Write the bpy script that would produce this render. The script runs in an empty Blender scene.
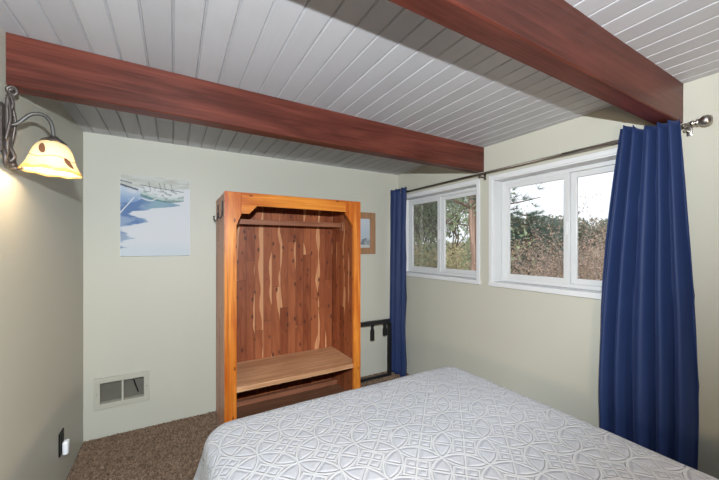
import bpy, bmesh, math, random
from mathutils import Vector, Matrix, noise
sc = bpy.context.scene
COL = sc.collection
PI = math.pi
random.seed(7)

# ------------------------------------------------------------------ helpers
def wl(o):
    v = Vector((0, 0, 0))
    while o is not None:
        v += o.location
        o = o.parent
    return v

def smooth(o):
    for p in o.data.polygons:
        p.use_smooth = True
    return o

def mesh_from(bm, name):
    me = bpy.data.meshes.new(name)
    bm.normal_update()
    bm.to_mesh(me)
    bm.free()
    return me

def obj(name, bm, m, parent=None, sm=False, origin=None, recalc=True):
    """link bm (built in world coordinates) as one mesh object"""
    if recalc:
        bmesh.ops.recalc_face_normals(bm, faces=bm.faces[:])
    if parent is not None:
        off = wl(parent)
    elif origin is not None:
        off = Vector(origin)
    else:
        xs = [v.co for v in bm.verts]
        off = Vector(((min(c.x for c in xs) + max(c.x for c in xs)) / 2,
                      (min(c.y for c in xs) + max(c.y for c in xs)) / 2, min(c.z for c in xs)))
    bmesh.ops.translate(bm, vec=-off, verts=bm.verts[:])
    me = mesh_from(bm, name)
    o = bpy.data.objects.new(name, me)
    COL.objects.link(o)
    if parent is not None:
        o.parent = parent
    else:
        o.location = off
    for mm in (m if isinstance(m, (list, tuple)) else [m]):
        me.materials.append(mm)
    if sm:
        smooth(o)
    return o

def tag(o, label, cat, group=None, kind=None):
    if label:
        o['label'] = label
    if cat:
        o['category'] = cat
    if group:
        o['group'] = group
    if kind:
        o['kind'] = kind
    return o

def thing(name, label, cat, loc, group=None):
    o = bpy.data.objects.new(name, None)
    o.empty_display_size = 0.1
    COL.objects.link(o)
    o.location = loc
    return tag(o, label, cat, group)

def struct(o):
    o['kind'] = 'structure'
    return o

def box(bm, x0, x1, y0, y1, z0, z1, bev=0.0, seg=2, mi=0):
    vs = [bm.verts.new((x, y, z)) for x in (x0, x1) for y in (y0, y1) for z in (z0, z1)]
    idx = [(0, 1, 3, 2), (4, 6, 7, 5), (0, 4, 5, 1), (2, 3, 7, 6), (0, 2, 6, 4), (1, 5, 7, 3)]
    fs = [bm.faces.new([vs[i] for i in f]) for f in idx]
    for f in fs:
        f.material_index = mi
    if bev > 0:
        es = list({e for f in fs for e in f.edges})
        bmesh.ops.bevel(bm, geom=es, offset=bev, segments=seg, affect='EDGES', profile=0.5)
    return fs

def tube(bm, pts, r, n=10, caps=True):
    pts = [Vector(p) for p in pts]
    rs = r if isinstance(r, (list, tuple)) else [r] * len(pts)
    rings = []
    t0 = (pts[1] - pts[0]).normalized()
    up = Vector((0, 0, 1)) if abs(t0.z) < 0.9 else Vector((1, 0, 0))
    a = t0.cross(up).normalized()
    for i, p in enumerate(pts):
        if i == 0:
            t = pts[1] - pts[0]
        elif i == len(pts) - 1:
            t = pts[-1] - pts[-2]
        else:
            t = pts[i + 1] - pts[i - 1]
        t.normalize()
        a = (a - t * a.dot(t))
        if a.length < 1e-6:
            a = t.orthogonal()
        a.normalize()
        b = t.cross(a)
        rings.append([bm.verts.new(p + (a * math.cos(2 * PI * k / n) + b * math.sin(2 * PI * k / n)) * rs[i]) for k in range(n)])
    for i in range(len(rings) - 1):
        for k in range(n):
            bm.faces.new((rings[i][k], rings[i][(k + 1) % n], rings[i + 1][(k + 1) % n], rings[i + 1][k]))
    if caps:
        bm.faces.new(rings[0][::-1])
        bm.faces.new(rings[-1])

def curve_pts(ctrl, n=24):
    """Catmull-Rom through control points"""
    P = [Vector(c) for c in ctrl]
    P = [P[0] * 2 - P[1]] + P + [P[-1] * 2 - P[-2]]
    out = []
    segs = len(P) - 3
    for s in range(segs):
        for k in range(n):
            t = k / n
            p0, p1, p2, p3 = P[s:s + 4]
            out.append(0.5 * ((2 * p1) + (p2 - p0) * t + (2 * p0 - 5 * p1 + 4 * p2 - p3) * t * t + (3 * p1 - p0 - 3 * p2 + p3) * t ** 3))
    out.append(P[-2])
    return out

def lathe(bm, prof, M, n=32, uv=None):
    rings = []
    for r, z in prof:
        if r < 1e-5:
            rings.append([bm.verts.new(M @ Vector((0, 0, z)))])
        else:
            rings.append([bm.verts.new(M @ Vector((r * math.cos(2 * PI * k / n), r * math.sin(2 * PI * k / n), z))) for k in range(n)])
    for i in range(len(rings) - 1):
        A, B = rings[i], rings[i + 1]
        for k in range(n):
            if len(A) == 1 and len(B) == 1:
                continue
            if len(A) == 1:
                bm.faces.new((A[0], B[(k + 1) % n], B[k]))
            elif len(B) == 1:
                bm.faces.new((A[k], A[(k + 1) % n], B[0]))
            else:
                bm.faces.new((A[k], A[(k + 1) % n], B[(k + 1) % n], B[k]))

def prism(bm, poly, axis, d0, d1):
    """extrude a 2-D polygon along an axis; 'y' -> poly is (x,z), 'x' -> (y,z), 'z' -> (x,y)"""
    def P(a, b, d):
        return {'y': (a, d, b), 'x': (d, a, b), 'z': (a, b, d)}[axis]
    A = [bm.verts.new(P(a, b, d0)) for a, b in poly]
    B = [bm.verts.new(P(a, b, d1)) for a, b in poly]
    n = len(poly)
    fs = [bm.faces.new(A), bm.faces.new(B[::-1])]
    for i in range(n):
        fs.append(bm.faces.new((A[i], B[i], B[(i + 1) % n], A[(i + 1) % n])))
    return fs

def B():
    return bmesh.new()

def lin(c):
    """sRGB 0-255 -> linear"""
    return tuple(((x / 255) / 12.92 if x / 255 <= 0.04045 else ((x / 255 + 0.055) / 1.055) ** 2.4) for x in c)

# ------------------------------------------------------------------ node helper
class NT:
    def __init__(self, name):
        self.mat = bpy.data.materials.new(name)
        self.mat.use_nodes = True
        self.t = self.mat.node_tree
        self.t.nodes.clear()
        self.out = self.t.nodes.new('ShaderNodeOutputMaterial')
    def node(self, typ, **kw):
        n = self.t.nodes.new(typ)
        for k, v in kw.items():
            setattr(n, k, v)
        return n
    def set(self, sock, v):
        if isinstance(v, bpy.types.NodeSocket):
            self.t.links.new(v, sock)
        elif isinstance(v, (tuple, list)):
            sock.default_value = tuple(v) + ((1.0,) if len(v) == 3 and len(sock.default_value) == 4 else ())
        else:
            sock.default_value = v
    def m(self, op, a, b=None, c=None, clamp=False):
        n = self.node('ShaderNodeMath', operation=op, use_clamp=clamp)
        self.set(n.inputs[0], a)
        if b is not None:
            self.set(n.inputs[1], b)
        if c is not None:
            self.set(n.inputs[2], c)
        return n.outputs[0]
    def ss(self, x, lo, hi):
        n = self.node('ShaderNodeMapRange', interpolation_type='SMOOTHSTEP')
        self.set(n.inputs[0], x)
        n.inputs[1].default_value = lo
        n.inputs[2].default_value = hi
        return n.outputs[0]
    def mix(self, f, a, b, blend='MIX'):
        n = self.node('ShaderNodeMix', data_type='RGBA', blend_type=blend)
        self.set(n.inputs[0], f)
        self.set(n.inputs[6], a)
        self.set(n.inputs[7], b)
        return n.outputs[2]
    def coord(self, which='Object'):
        return self.node('ShaderNodeTexCoord').outputs[which]
    def mapping(self, v, scale=(1, 1, 1), loc=(0, 0, 0), rot=(0, 0, 0)):
        n = self.node('ShaderNodeMapping')
        self.set(n.inputs[0], v)
        n.inputs[1].default_value = loc
        n.inputs[2].default_value = rot
        n.inputs[3].default_value = scale
        return n.outputs[0]
    def sep(self, v):
        n = self.node('ShaderNodeSeparateXYZ')
        self.set(n.inputs[0], v)
        return n.outputs
    def comb(self, x, y, z):
        n = self.node('ShaderNodeCombineXYZ')
        for s, v in zip(n.inputs, (x, y, z)):
            self.set(s, v)
        return n.outputs[0]
    def noise(self, v, scale, detail=4, rough=0.55, dist=0.0, color=False):
        n = self.node('ShaderNodeTexNoise')
        self.set(n.inputs['Vector'], v)
        n.inputs['Scale'].default_value = scale
        n.inputs['Detail'].default_value = detail
        n.inputs['Roughness'].default_value = rough
        n.inputs['Distortion'].default_value = dist
        return n.outputs['Color' if color else 'Fac']
    def voronoi(self, v, scale, feature='F1', rnd=1.0):
        n = self.node('ShaderNodeTexVoronoi', feature=feature)
        self.set(n.inputs['Vector'], v)
        n.inputs['Scale'].default_value = scale
        n.inputs['Randomness'].default_value = rnd
        return n.outputs
    def white(self, v, dims='1D'):
        n = self.node('ShaderNodeTexWhiteNoise', noise_dimensions=dims)
        self.set(n.inputs['W' if dims == '1D' else 'Vector'], v)
        return n.outputs['Value']
    def ramp(self, f, stops):
        n = self.node('ShaderNodeValToRGB')
        self.set(n.inputs[0], f)
        e = n.color_ramp.elements
        while len(e) < len(stops):
            e.new(0.5)
        for el, (p, c) in zip(e, stops):
            el.position = p
            el.color = tuple(c) + ((1,) if len(c) == 3 else ())
        return n.outputs[0]
    def bump(self, h, strength=0.3, dist=0.01, normal=None):
        n = self.node('ShaderNodeBump')
        n.inputs['Strength'].default_value = strength
        n.inputs['Distance'].default_value = dist
        self.set(n.inputs['Height'], h)
        if normal is not None:
            self.set(n.inputs['Normal'], normal)
        return n.outputs[0]
    def bsdf(self, color, rough=0.6, metal=0.0, normal=None, spec=0.5, **kw):
        n = self.node('ShaderNodeBsdfPrincipled')
        self.set(n.inputs['Base Color'], color)
        self.set(n.inputs['Roughness'], rough)
        n.inputs['Metallic'].default_value = metal
        n.inputs['Specular IOR Level'].default_value = spec
        for k, v in kw.items():
            self.set(n.inputs[k], v)
        if normal is not None:
            self.set(n.inputs['Normal'], normal)
        self.t.links.new(n.outputs[0], self.out.inputs[0])
        return n
    def surface(self, s):
        self.t.links.new(s, self.out.inputs[0])

def paint(name, c, rough=0.55, var=0.04, scale=3.0, bump=0.05, bscale=220, spec=0.35):
    n = NT(name)
    v = n.coord()
    f = n.noise(v, scale, 3)
    col = n.mix(f, tuple(x * (1 - var) for x in c), tuple(min(1, x * (1 + var)) for x in c))
    b = n.bump(n.noise(v, bscale, 2), bump, 0.003)
    n.bsdf(col, rough, normal=b, spec=spec)
    return n.mat

def metal(name, c, rough=0.35, var=0.15, met=1.0):
    n = NT(name)
    v = n.coord()
    f = n.noise(v, 40, 4)
    n.bsdf(n.mix(f, tuple(x * (1 - var) for x in c), tuple(min(1, x * (1 + var)) for x in c)), rough, metal=met,
           normal=n.bump(f, 0.1, 0.002))
    return n.mat

def wood(name, dark, light, axis='x', rough=0.45, knots=0.0, fine=1.0, spec=0.4, big=5.0, knotcol=None, ksc=3.0):
    n = NT(name)
    v = n.coord()
    st = {'x': (0.07, 1, 1), 'y': (1, 0.07, 1), 'z': (1, 1, 0.07)}[axis]
    g = n.noise(n.mapping(v, st), big * 3, 6, 0.6, 1.2)
    g2 = n.noise(n.mapping(v, tuple(s if s == 1 else 0.02 for s in st)), 110, 3, 0.6)
    g3 = n.noise(v, big * 0.5, 3)
    f = n.m('ADD', n.m('MULTIPLY', g, 0.6), n.m('ADD', n.m('MULTIPLY', g2, 0.25 * fine), n.m('MULTIPLY', g3, 0.2)))
    col = n.mix(n.ss(f, 0.34, 0.72), dark, light)
    if knots > 0:
        kst = {'x': (0.45, 1, 1), 'y': (1, 0.45, 1), 'z': (1, 1, 0.45)}[axis]
        d = n.voronoi(n.mapping(v, kst), ksc)['Distance']
        d2 = n.m('ADD', d, n.m('MULTIPLY', n.noise(v, 40, 2), 0.04))
        k = n.m('SUBTRACT', 1.0, n.ss(d2, 0.09 * knots, 0.17 * knots))
        col = n.mix(n.m('MULTIPLY', k, 0.85), col, knotcol or tuple(x * 0.35 for x in dark))
    n.bsdf(col, rough, normal=n.bump(n.m('ADD', g2, g), 0.12, 0.004), spec=spec)
    return n.mat

# ------------------------------------------------------------------ measurements (metres; camera stands at x=0, y=0)
XL, XR, YF, YB = -0.615, 2.456, 3.28, -1.05
ZC, CAM = 2.443, 1.535
BZ = 2.222                      # underside of the beams

# ------------------------------------------------------------------ materials
M_wall = paint('wall_paint', (0.465, 0.450, 0.378), 0.5, 0.02, 1.5, 0.06, 260)
M_trim = paint('white_trim', (0.62, 0.62, 0.62), 0.35, 0.02, 4, 0.02, 90, 0.5)
M_vinyl = paint('white_vinyl', (0.56, 0.56, 0.555), 0.3, 0.02, 6, 0.01, 90, 0.5)
M_vinyl_aged = paint('aged_vinyl', (0.80, 0.78, 0.68), 0.35, 0.04, 8, 0.02, 90, 0.5)
M_vent = paint('vent_enamel', (0.42, 0.405, 0.335), 0.4, 0.03, 8, 0.02, 100, 0.4)
M_duct = paint('duct_metal', (0.12, 0.11, 0.088), 0.6, 0.15, 9, 0.1, 60, 0.3)
M_black = paint('black_steel', (0.012, 0.011, 0.012), 0.4, 0.2, 9, 0.05, 90, 0.4)
M_blackp = paint('black_plastic', (0.010, 0.010, 0.009), 0.5, 0.1, 9, 0.02, 90, 0.15)
M_whitep = paint('white_plastic', (0.85, 0.85, 0.86), 0.35, 0.02, 9, 0.01, 90, 0.5)
M_nickel = metal('brushed_nickel', (0.42, 0.39, 0.36), 0.32)
M_bronze = metal('bronze_rod', (0.16, 0.135, 0.11), 0.45)
M_iron = metal('sconce_iron', (0.13, 0.11, 0.10), 0.5, 0.4, 0.8)

def ceiling_mat():
    n = NT('painted_ceiling_boards')
    v = n.coord()
    x = n.sep(v)[0]
    k = n.m('FLOOR', n.m('DIVIDE', x, 0.109))
    r = n.white(k)
    g = n.noise(n.mapping(v, (1, 0.05, 1)), 30, 5)
    g0 = n.noise(v, 2.2, 5, 0.6)
    c = n.mix(r, (0.425, 0.415, 0.425), (0.48, 0.47, 0.48))
    c = n.mix(n.m('MULTIPLY', n.ss(g0, 0.5, 0.8), 0.25), c, (0.34, 0.32, 0.30))
    c = n.mix(n.m('MULTIPLY', n.ss(g, 0.45, 0.75), 0.2), c, (0.40, 0.385, 0.38))
    d = n.voronoi(n.mapping(v, (1, 0.6, 1)), 5.0)['Distance']
    kn = n.m('SUBTRACT', 1.0, n.ss(d, 0.03, 0.075))
    c = n.mix(n.m('MULTIPLY', kn, 0.3), c, (0.28, 0.26, 0.235))
    n.bsdf(c, 0.45, normal=n.bump(g, 0.08, 0.004), spec=0.35)
    return n.mat
M_ceil = ceiling_mat()
M_beam = wood('stained_beam', (0.045, 0.010, 0.006), (0.170, 0.044, 0.028), 'x', 0.42, 0.9, 1.0, 0.25, 3.0, (0.03, 0.012, 0.01), 2.2)
M_pine_v = wood('honey_pine_upright', (0.40, 0.075, 0.005), (0.82, 0.32, 0.05), 'z', 0.3, 1.0, 0.8, 0.5, 5, (0.15, 0.03, 0.005), 14.0)
M_pine_h = wood('honey_pine_rail', (0.40, 0.075, 0.005), (0.82, 0.32, 0.05), 'x', 0.3, 1.0, 0.8, 0.5, 5, (0.15, 0.03, 0.005), 14.0)
M_shelf = wood('cedar_shelf', (0.40, 0.19, 0.09), (0.74, 0.43, 0.235), 'x', 0.5, 0.0, 1.0, 0.3, 6)
M_cedarbar = wood('cedar_bar', (0.18, 0.062, 0.03), (0.32, 0.13, 0.07), 'x', 0.5, 0.0, 1.0, 0.3, 6)

def cedar(name, horiz, w, off=0.0, lo=(0.165, 0.038, 0.013), hi=(0.34, 0.105, 0.04), sap=(0.54, 0.255, 0.12), sapamt=1.0, kn=1.0):
    """aromatic cedar tongue-and-groove: planks across `horiz` axis, grain along z"""
    n = NT(name)
    v = n.coord()
    s = n.sep(v)
    a = n.m('ADD', s[horiz], off)
    q = n.m('DIVIDE', a, w)
    k = n.m('FLOOR', q)
    fr = n.m('FRACT', q)
    r = n.white(k)
    r2 = n.white(n.m('ADD', k, 17.3))
    zz = n.m('ADD', s[2], n.m('MULTIPLY', r, 9.0))
    # end joint: each plank is two lengths
    jz = n.m('ADD', 0.7, n.m('MULTIPLY', r2, 0.9))
    upper = n.m('GREATER_THAN', s[2], jz)
    r3 = n.white(n.m('ADD', n.m('MULTIPLY', upper, 31.7), n.m('ADD', k, 5.1)))
    vv = n.comb(n.m('MULTIPLY', a, 1.0), n.m('MULTIPLY', r3, 7.0), n.m('ADD', n.m('MULTIPLY', zz, 0.12), n.m('MULTIPLY', r3, 5.0)))
    g = n.noise(vv, 26, 6, 0.6, 1.0)
    f = n.m('ADD', n.m('MULTIPLY', g, 0.75), n.m('MULTIPLY', r3, 0.35))
    c = n.mix(n.ss(f, 0.25, 0.85), lo, hi)
    # sapwood streaks along plank edges
    wob = n.noise(n.comb(n.m('MULTIPLY', r3, 31.0), 0.0, n.m('ADD', n.m('MULTIPLY', zz, 2.2), n.m('MULTIPLY', r3, 11.0))), 0.9, 1.5, 0.5)
    edge = n.m('MULTIPLY', n.m('SUBTRACT', wob, 0.46), 2.6)
    edge = n.m('SUBTRACT', n.m('MULTIPLY', n.m('ADD', edge, 0.08), n.m('GREATER_THAN', r3, 0.35)), 0.08)
    side = n.m('GREATER_THAN', r, 0.5)
    pos = n.m('ADD', n.m('MULTIPLY', side, fr), n.m('MULTIPLY', n.m('SUBTRACT', 1.0, side), n.m('SUBTRACT', 1.0, fr)))
    sf = n.ss(n.m('SUBTRACT', edge, pos), -0.01, 0.06)
    sf = n.m('MULTIPLY', sf, n.ss(s[2], 0.30, 0.42))  # streaks left out below the shelf, keeping its shaded recess dark
    c = n.mix(n.m('MULTIPLY', sf, sapamt), c, sap)
    # knots
    d = n.voronoi(n.mapping(v, (1, 1, 0.5)), 16.0)['Distance']
    d = n.m('ADD', d, n.m('MULTIPLY', n.noise(v, 60, 2), 0.08))
    kf = n.m('SUBTRACT', 1.0, n.ss(d, 0.14 * kn, 0.30 * kn))
    c = n.mix(n.m('MULTIPLY', kf, 0.85), c, (0.075, 0.024, 0.014))
    # joints
    gap = n.m('MINIMUM', fr, n.m('SUBTRACT', 1.0, fr))
    gf = n.m('SUBTRACT', 1.0, n.ss(gap, 0.012, 0.04))
    hj = n.m('SUBTRACT', 1.0, n.ss(n.m('ABSOLUTE', n.m('SUBTRACT', s[2], jz)), 0.001, 0.003))
    gg = n.m('MAXIMUM', gf, hj)
    c = n.mix(n.m('MULTIPLY', gg, 0.6), c, (0.05, 0.018, 0.01))
    n.bsdf(c, 0.5, normal=n.bump(n.m('SUBTRACT', g, n.m('MULTIPLY', gg, 2.0)), 0.10, 0.002), spec=0.3)
    return n.mat
M_cedar_back = cedar('cedar_back_planks', 0, 0.083)
M_cedar_side = cedar('cedar_side_planks', 1, 0.09, lo=(0.46, 0.22, 0.15), hi=(0.70, 0.39, 0.28), sap=(0.74, 0.48, 0.36), sapamt=0.5, kn=0.7)
M_cedar_floor = wood('cedar_floor', (0.10, 0.042, 0.022), (0.24, 0.11, 0.06), 'x', 0.6, 0.0, 1.0, 0.25, 6)

def carpet_mat():
    n = NT('brown_carpet')
    v = n.coord()
    f = n.noise(v, 62, 4, 0.75)
    f2 = n.noise(v, 7, 3)
    f3 = n.noise(v, 170, 2, 0.7)
    c = n.mix(n.ss(n.m('ADD', n.m('MULTIPLY', f, .65), n.m('MULTIPLY', f3, .35)), 0.38, 0.64), (0.055, 0.032, 0.020), (0.36, 0.25, 0.175))
    c = n.mix(n.m('MULTIPLY', f2, 0.25), c, (0.20, 0.13, 0.085))
    n.bsdf(c, 0.95, normal=n.bump(f, 0.6, 0.01), spec=0.1)
    return n.mat
M_carpet = carpet_mat()

def curtain_mat():
    n = NT('navy_curtain_cloth')
    v = n.coord()
    f = n.noise(n.mapping(v, (1, 1, 0.4)), 260, 2)
    f2 = n.noise(v, 5, 3)
    c = n.mix(f2, (0.0085, 0.020, 0.072), (0.0135, 0.030, 0.100))
    n.bsdf(c, 0.62, normal=n.bump(f, 0.15, 0.002), spec=0.3, **{'Sheen Weight': 0.15, 'Sheen Roughness': 0.5, 'Sheen Tint': (0.3, 0.4, 0.9, 1)})
    return n.mat
M_curtain = curtain_mat()

def quilt_mat():
    n = NT('quilted_coverlet_cloth')
    uv = n.node('ShaderNodeUVMap').outputs[0]
    wob = n.noise(uv, 9, 2, 0.5, 0, True)
    wv = n.node('ShaderNodeVectorMath', operation='MULTIPLY_ADD')
    n.set(wv.inputs[0], wob)
    wv.inputs[1].default_value = (0.012, 0.012, 0)
    n.set(wv.inputs[2], uv)
    s = n.sep(wv.outputs[0])
    A = 0.255
    def cell(x, off=0.0):
        return n.m('SUBTRACT', n.m('FRACT', n.m('ADD', n.m('DIVIDE', x, A), off)), 0.5)
    lines = []
    W = 0.021
    def ring(cx, cy, R, w=W):
        d = n.m('SQRT', n.m('ADD', n.m('MULTIPLY', cx, cx), n.m('MULTIPLY', cy, cy)))
        return n.m('DIVIDE', n.m('ABSOLUTE', n.m('SUBTRACT', d, R)), w)
    x0, y0 = cell(s[0]), cell(s[1])
    x1, y1 = cell(s[0], 0.5), cell(s[1], 0.5)
    ax, ay = n.m('ABSOLUTE', x0), n.m('ABSOLUTE', y0)
    ds = [ring(x0, y0, 0.5), ring(x1, y1, 0.5)]
    ds.append(n.m('DIVIDE', n.m('ABSOLUTE', n.m('SUBTRACT', ax, ay)), W * 1.4))
    ds.append(n.m('DIVIDE', n.m('ABSOLUTE', n.m('SUBTRACT', n.m('ADD', ax, ay), 0.25)), W * 1.4))
    ds.append(n.m('DIVIDE', n.m('ABSOLUTE', n.m('SUBTRACT', n.m('ADD', ax, ay), 0.75)), W * 1.4))
    d = ds[0]
    for e in ds[1:]:
        d = n.m('MINIMUM', d, e)
    line = n.m('SUBTRACT', 1.0, n.ss(d, 0.55, 1.25))
    puff = n.ss(d, 1.2, 3.5)
    f = n.noise(uv, 400, 2)
    f2 = n.noise(uv, 14, 3)
    base = n.mix(f2, (0.39, 0.395, 0.43), (0.435, 0.44, 0.465))
    c = n.mix(line, base, (0.485, 0.488, 0.50))
    h = n.m('ADD', n.m('MULTIPLY', line, 0.9), n.m('ADD', n.m('MULTIPLY', puff, 0.55), n.m('MULTIPLY', f, 0.10)))
    n.bsdf(c, 0.85, normal=n.bump(h, 0.75, 0.009), spec=0.2, **{'Sheen Weight': 0.1})
    return n.mat
M_quilt = quilt_mat()

def glass_mat(name, tint, gl=0.05):
    n = NT(name)
    a = n.node('ShaderNodeBsdfTransparent')
    a.inputs[0].default_value = tint + (1,)
    g = n.node('ShaderNodeBsdfGlossy')
    g.inputs['Roughness'].default_value = 0.02
    fr = n.node('ShaderNodeFresnel')
    fr.inputs[0].default_value = 1.45
    wob = n.noise(n.coord(), 2, 2)
    mx = n.node('ShaderNodeMixShader')
    n.set(mx.inputs[0], n.m('MULTIPLY', n.m('MULTIPLY', fr.outputs[0], gl * 10), n.m('ADD', 0.9, n.m('MULTIPLY', wob, 0.2))))
    n.t.links.new(a.outputs[0], mx.inputs[1])
    n.t.links.new(g.outputs[0], mx.inputs[2])
    n.surface(mx.outputs[0])
    return n.mat
M_glass = glass_mat('window_glass', (0.985, 0.99, 0.99), 0.02)

def screen_mat():
    n = NT('insect_screen_mesh')
    v = n.coord()
    s = n.sep(v)
    a = n.node('ShaderNodeBsdfTransparent')
    d = n.node('ShaderNodeBsdfDiffuse')
    d.inputs[0].default_value = (0.16, 0.16, 0.16, 1)
    w = n.m('FRACT', n.m('MULTIPLY', s[1], 400))
    w2 = n.m('FRACT', n.m('MULTIPLY', s[2], 500))
    k = n.m('MAXIMUM', n.m('LESS_THAN', w, 0.15), n.m('LESS_THAN', w2, 0.15))
    mx = n.node('ShaderNodeMixShader')
    n.set(mx.inputs[0], n.m('MULTIPLY', k, 0.85))
    n.t.links.new(a.outputs[0], mx.inputs[1])
    n.t.links.new(d.outputs[0], mx.inputs[2])
    n.surface(mx.outputs[0])
    return n.mat
M_screen = screen_mat()

# ------------------------------------------------------------------ setting
def wall_cells(bm, axis, p0, p1, a0, a1, z0, z1, holes):
    """solid wall slab between planes p0..p1, with rectangular holes (a0,a1,z0,z1)"""
    As = sorted({a0, a1, *[h[0] for h in holes], *[h[1] for h in holes]})
    Zs = sorted({z0, z1, *[h[2] for h in holes], *[h[3] for h in holes]})
    def inside(a, z):
        return any(h[0] < a < h[1] and h[2] < z < h[3] for h in holes)
    def solid(i, j):
        if i < 0 or j < 0 or i >= len(As) - 1 or j >= len(Zs) - 1:
            return False
        return not inside((As[i] + As[i + 1]) / 2, (Zs[j] + Zs[j + 1]) / 2)
    cache = {}
    def V(p, a, z):
        k = (p, a, z)
        if k not in cache:
            cache[k] = bm.verts.new((p, a, z) if axis == 'x' else (a, p, z))
        return cache[k]
    for i in range(len(As) - 1):
        for j in range(len(Zs) - 1):
            if not solid(i, j):
                continue
            u0, u1, w0, w1 = As[i], As[i + 1], Zs[j], Zs[j + 1]
            for p in (p0, p1):
                bm.faces.new((V(p, u0, w0), V(p, u1, w0), V(p, u1, w1), V(p, u0, w1)))
            for (di, dj, e0, e1) in ((-1, 0, (u0, w0), (u0, w1)), (1, 0, (u1, w0), (u1, w1)), (0, -1, (u0, w0), (u1, w0)), (0, 1, (u0, w1), (u1, w1))):
                if not solid(i + di, j + dj):
                    bm.faces.new((V(p0, *e0), V(p0, *e1), V(p1, *e1), V(p1, *e0)))

W1 = (2.050, 3.215, 1.222, 2.135)   # openings in the right wall (y0,y1,z0,z1)
W2 = (0.700, 1.885, 1.222, 2.135)
VENT = (-0.522, -0.205, 0.262, 0.455)
bm = B(); wall_cells(bm, 'x', XR, XR + 0.20, YB - 0.15, YF + 0.15, 0, ZC, [W1, W2])
struct(obj('wall_right', bm, M_wall))
bm = B(); wall_cells(bm, 'y', YF, YF + 0.15, XL - 0.15, XR, 0, ZC, [VENT])
struct(obj('wall_far', bm, M_wall))
bm = B(); box(bm, XL - 0.15, XL, YB - 0.15, YF, 0, ZC)
struct(obj('wall_left', bm, M_wall))
bm = B(); box(bm, XL, XR, YB - 0.15, YB, 0, ZC)
struct(obj('wall_near', bm, wood('dark_unseen_wall', (0.03, 0.02, 0.014), (0.07, 0.045, 0.03), 'z')))  # unseen wall, coloured dark to cut bounced light

# carpeted floor: woven, softly uneven surface
bm = B()
nx, ny = 150, 210
gv = [[None] * (ny + 1) for _ in range(nx + 1)]
for i in range(nx + 1):
    for j in range(ny + 1):
        x = XL + (XR - XL) * i / nx
        y = YB + (YF - YB) * j / ny
        gv[i][j] = bm.verts.new((x, y, -0.004 + 0.004 * noise.noise(Vector((x * 14, y * 14, 0)))))
for i in range(nx):
    for j in range(ny):
        bm.faces.new((gv[i][j], gv[i + 1][j], gv[i + 1][j + 1], gv[i][j + 1]))
fl = obj('floor', bm, M_carpet, sm=True, origin=(0, 0, 0), recalc=False)
bm = bmesh.new(); bm.from_mesh(fl.data)
box(bm, XL - 0.15, XR + 0.2, YB - 0.15, YF + 0.15, -0.15, -0.012)
bm.to_mesh(fl.data); bm.free()
struct(fl)
# carpet pile: countless tufts
bm = B()
rnd = random.Random(3)
def tufts(x0, x1, y0, y1, n, h=0.011):
    for _ in range(n):
        x, y = rnd.uniform(x0, x1), rnd.uniform(y0, y1)
        r = rnd.uniform(0.0025, 0.005)
        hh = h * rnd.uniform(0.6, 1.2)
        dx, dy = rnd.uniform(-.007, .007), rnd.uniform(-.007, .007)
        a = rnd.uniform(0, PI)
        base = [bm.verts.new((x + r * math.cos(a + t), y + r * math.sin(a + t), -0.003)) for t in (0, 2.1, 4.2)]
        top = [bm.verts.new((x + dx + r * .8 * math.cos(a + t + .4), y + dy + r * .8 * math.sin(a + t + .4), hh * .8)) for t in (0, 2.1, 4.2)]
        tip = bm.verts.new((x + dx * 1.2, y + dy * 1.2, hh))
        for k in range(3):
            k2 = (k + 1) % 3
            bm.faces.new((base[k], base[k2], top[k2], top[k]))
            bm.faces.new((top[k], top[k2], tip))
tufts(XL + .01, 0.34, 1.7, YF - .008, 34000)
tufts(0.34, 1.55, 1.72, 2.63, 8000)
tufts(1.56, XR - .02, 2.2, YF - .01, 9000)
tag(obj('carpet_pile', bm, M_carpet, origin=(0, 0, 0)), 'short brown carpet pile on the bedroom floor', 'carpet', kind='stuff')

# ceiling: v-groove boards running along y
bm = B()
prof = []
bw, g, gd = 0.109, 0.006, 0.008
k0 = -1
x = -0.547 - bw * 2
xs = []
while x < XR + 0.05:
    xs.append(x)
    x += bw
pts = [(XL - 0.15, ZC)]
for x in xs:
    if XL - 0.1 < x < XR:
        pts += [(x - g, ZC), (x - 0.0012, ZC + gd), (x + 0.0012, ZC + gd), (x + g, ZC)]
pts.append((XR + 0.2, ZC))
for (xa, za), (xb, zb) in zip(pts, pts[1:]):
    bm.faces.new([bm.verts.new(p) for p in ((xa, YB - .15, za), (xa, YF + .15, za), (xb, YF + .15, zb), (xb, YB - .15, zb))])
bmesh.ops.remove_doubles(bm, verts=bm.verts[:], dist=1e-6)
box(bm, XL - 0.15, XR + 0.2, YB - 0.15, YF + 0.15, ZC + 0.014, ZC + 0.09)
ce = obj('ceiling', bm, M_ceil, origin=(-0.547, 0, ZC), recalc=False)
struct(ce)
bm = B()
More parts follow.
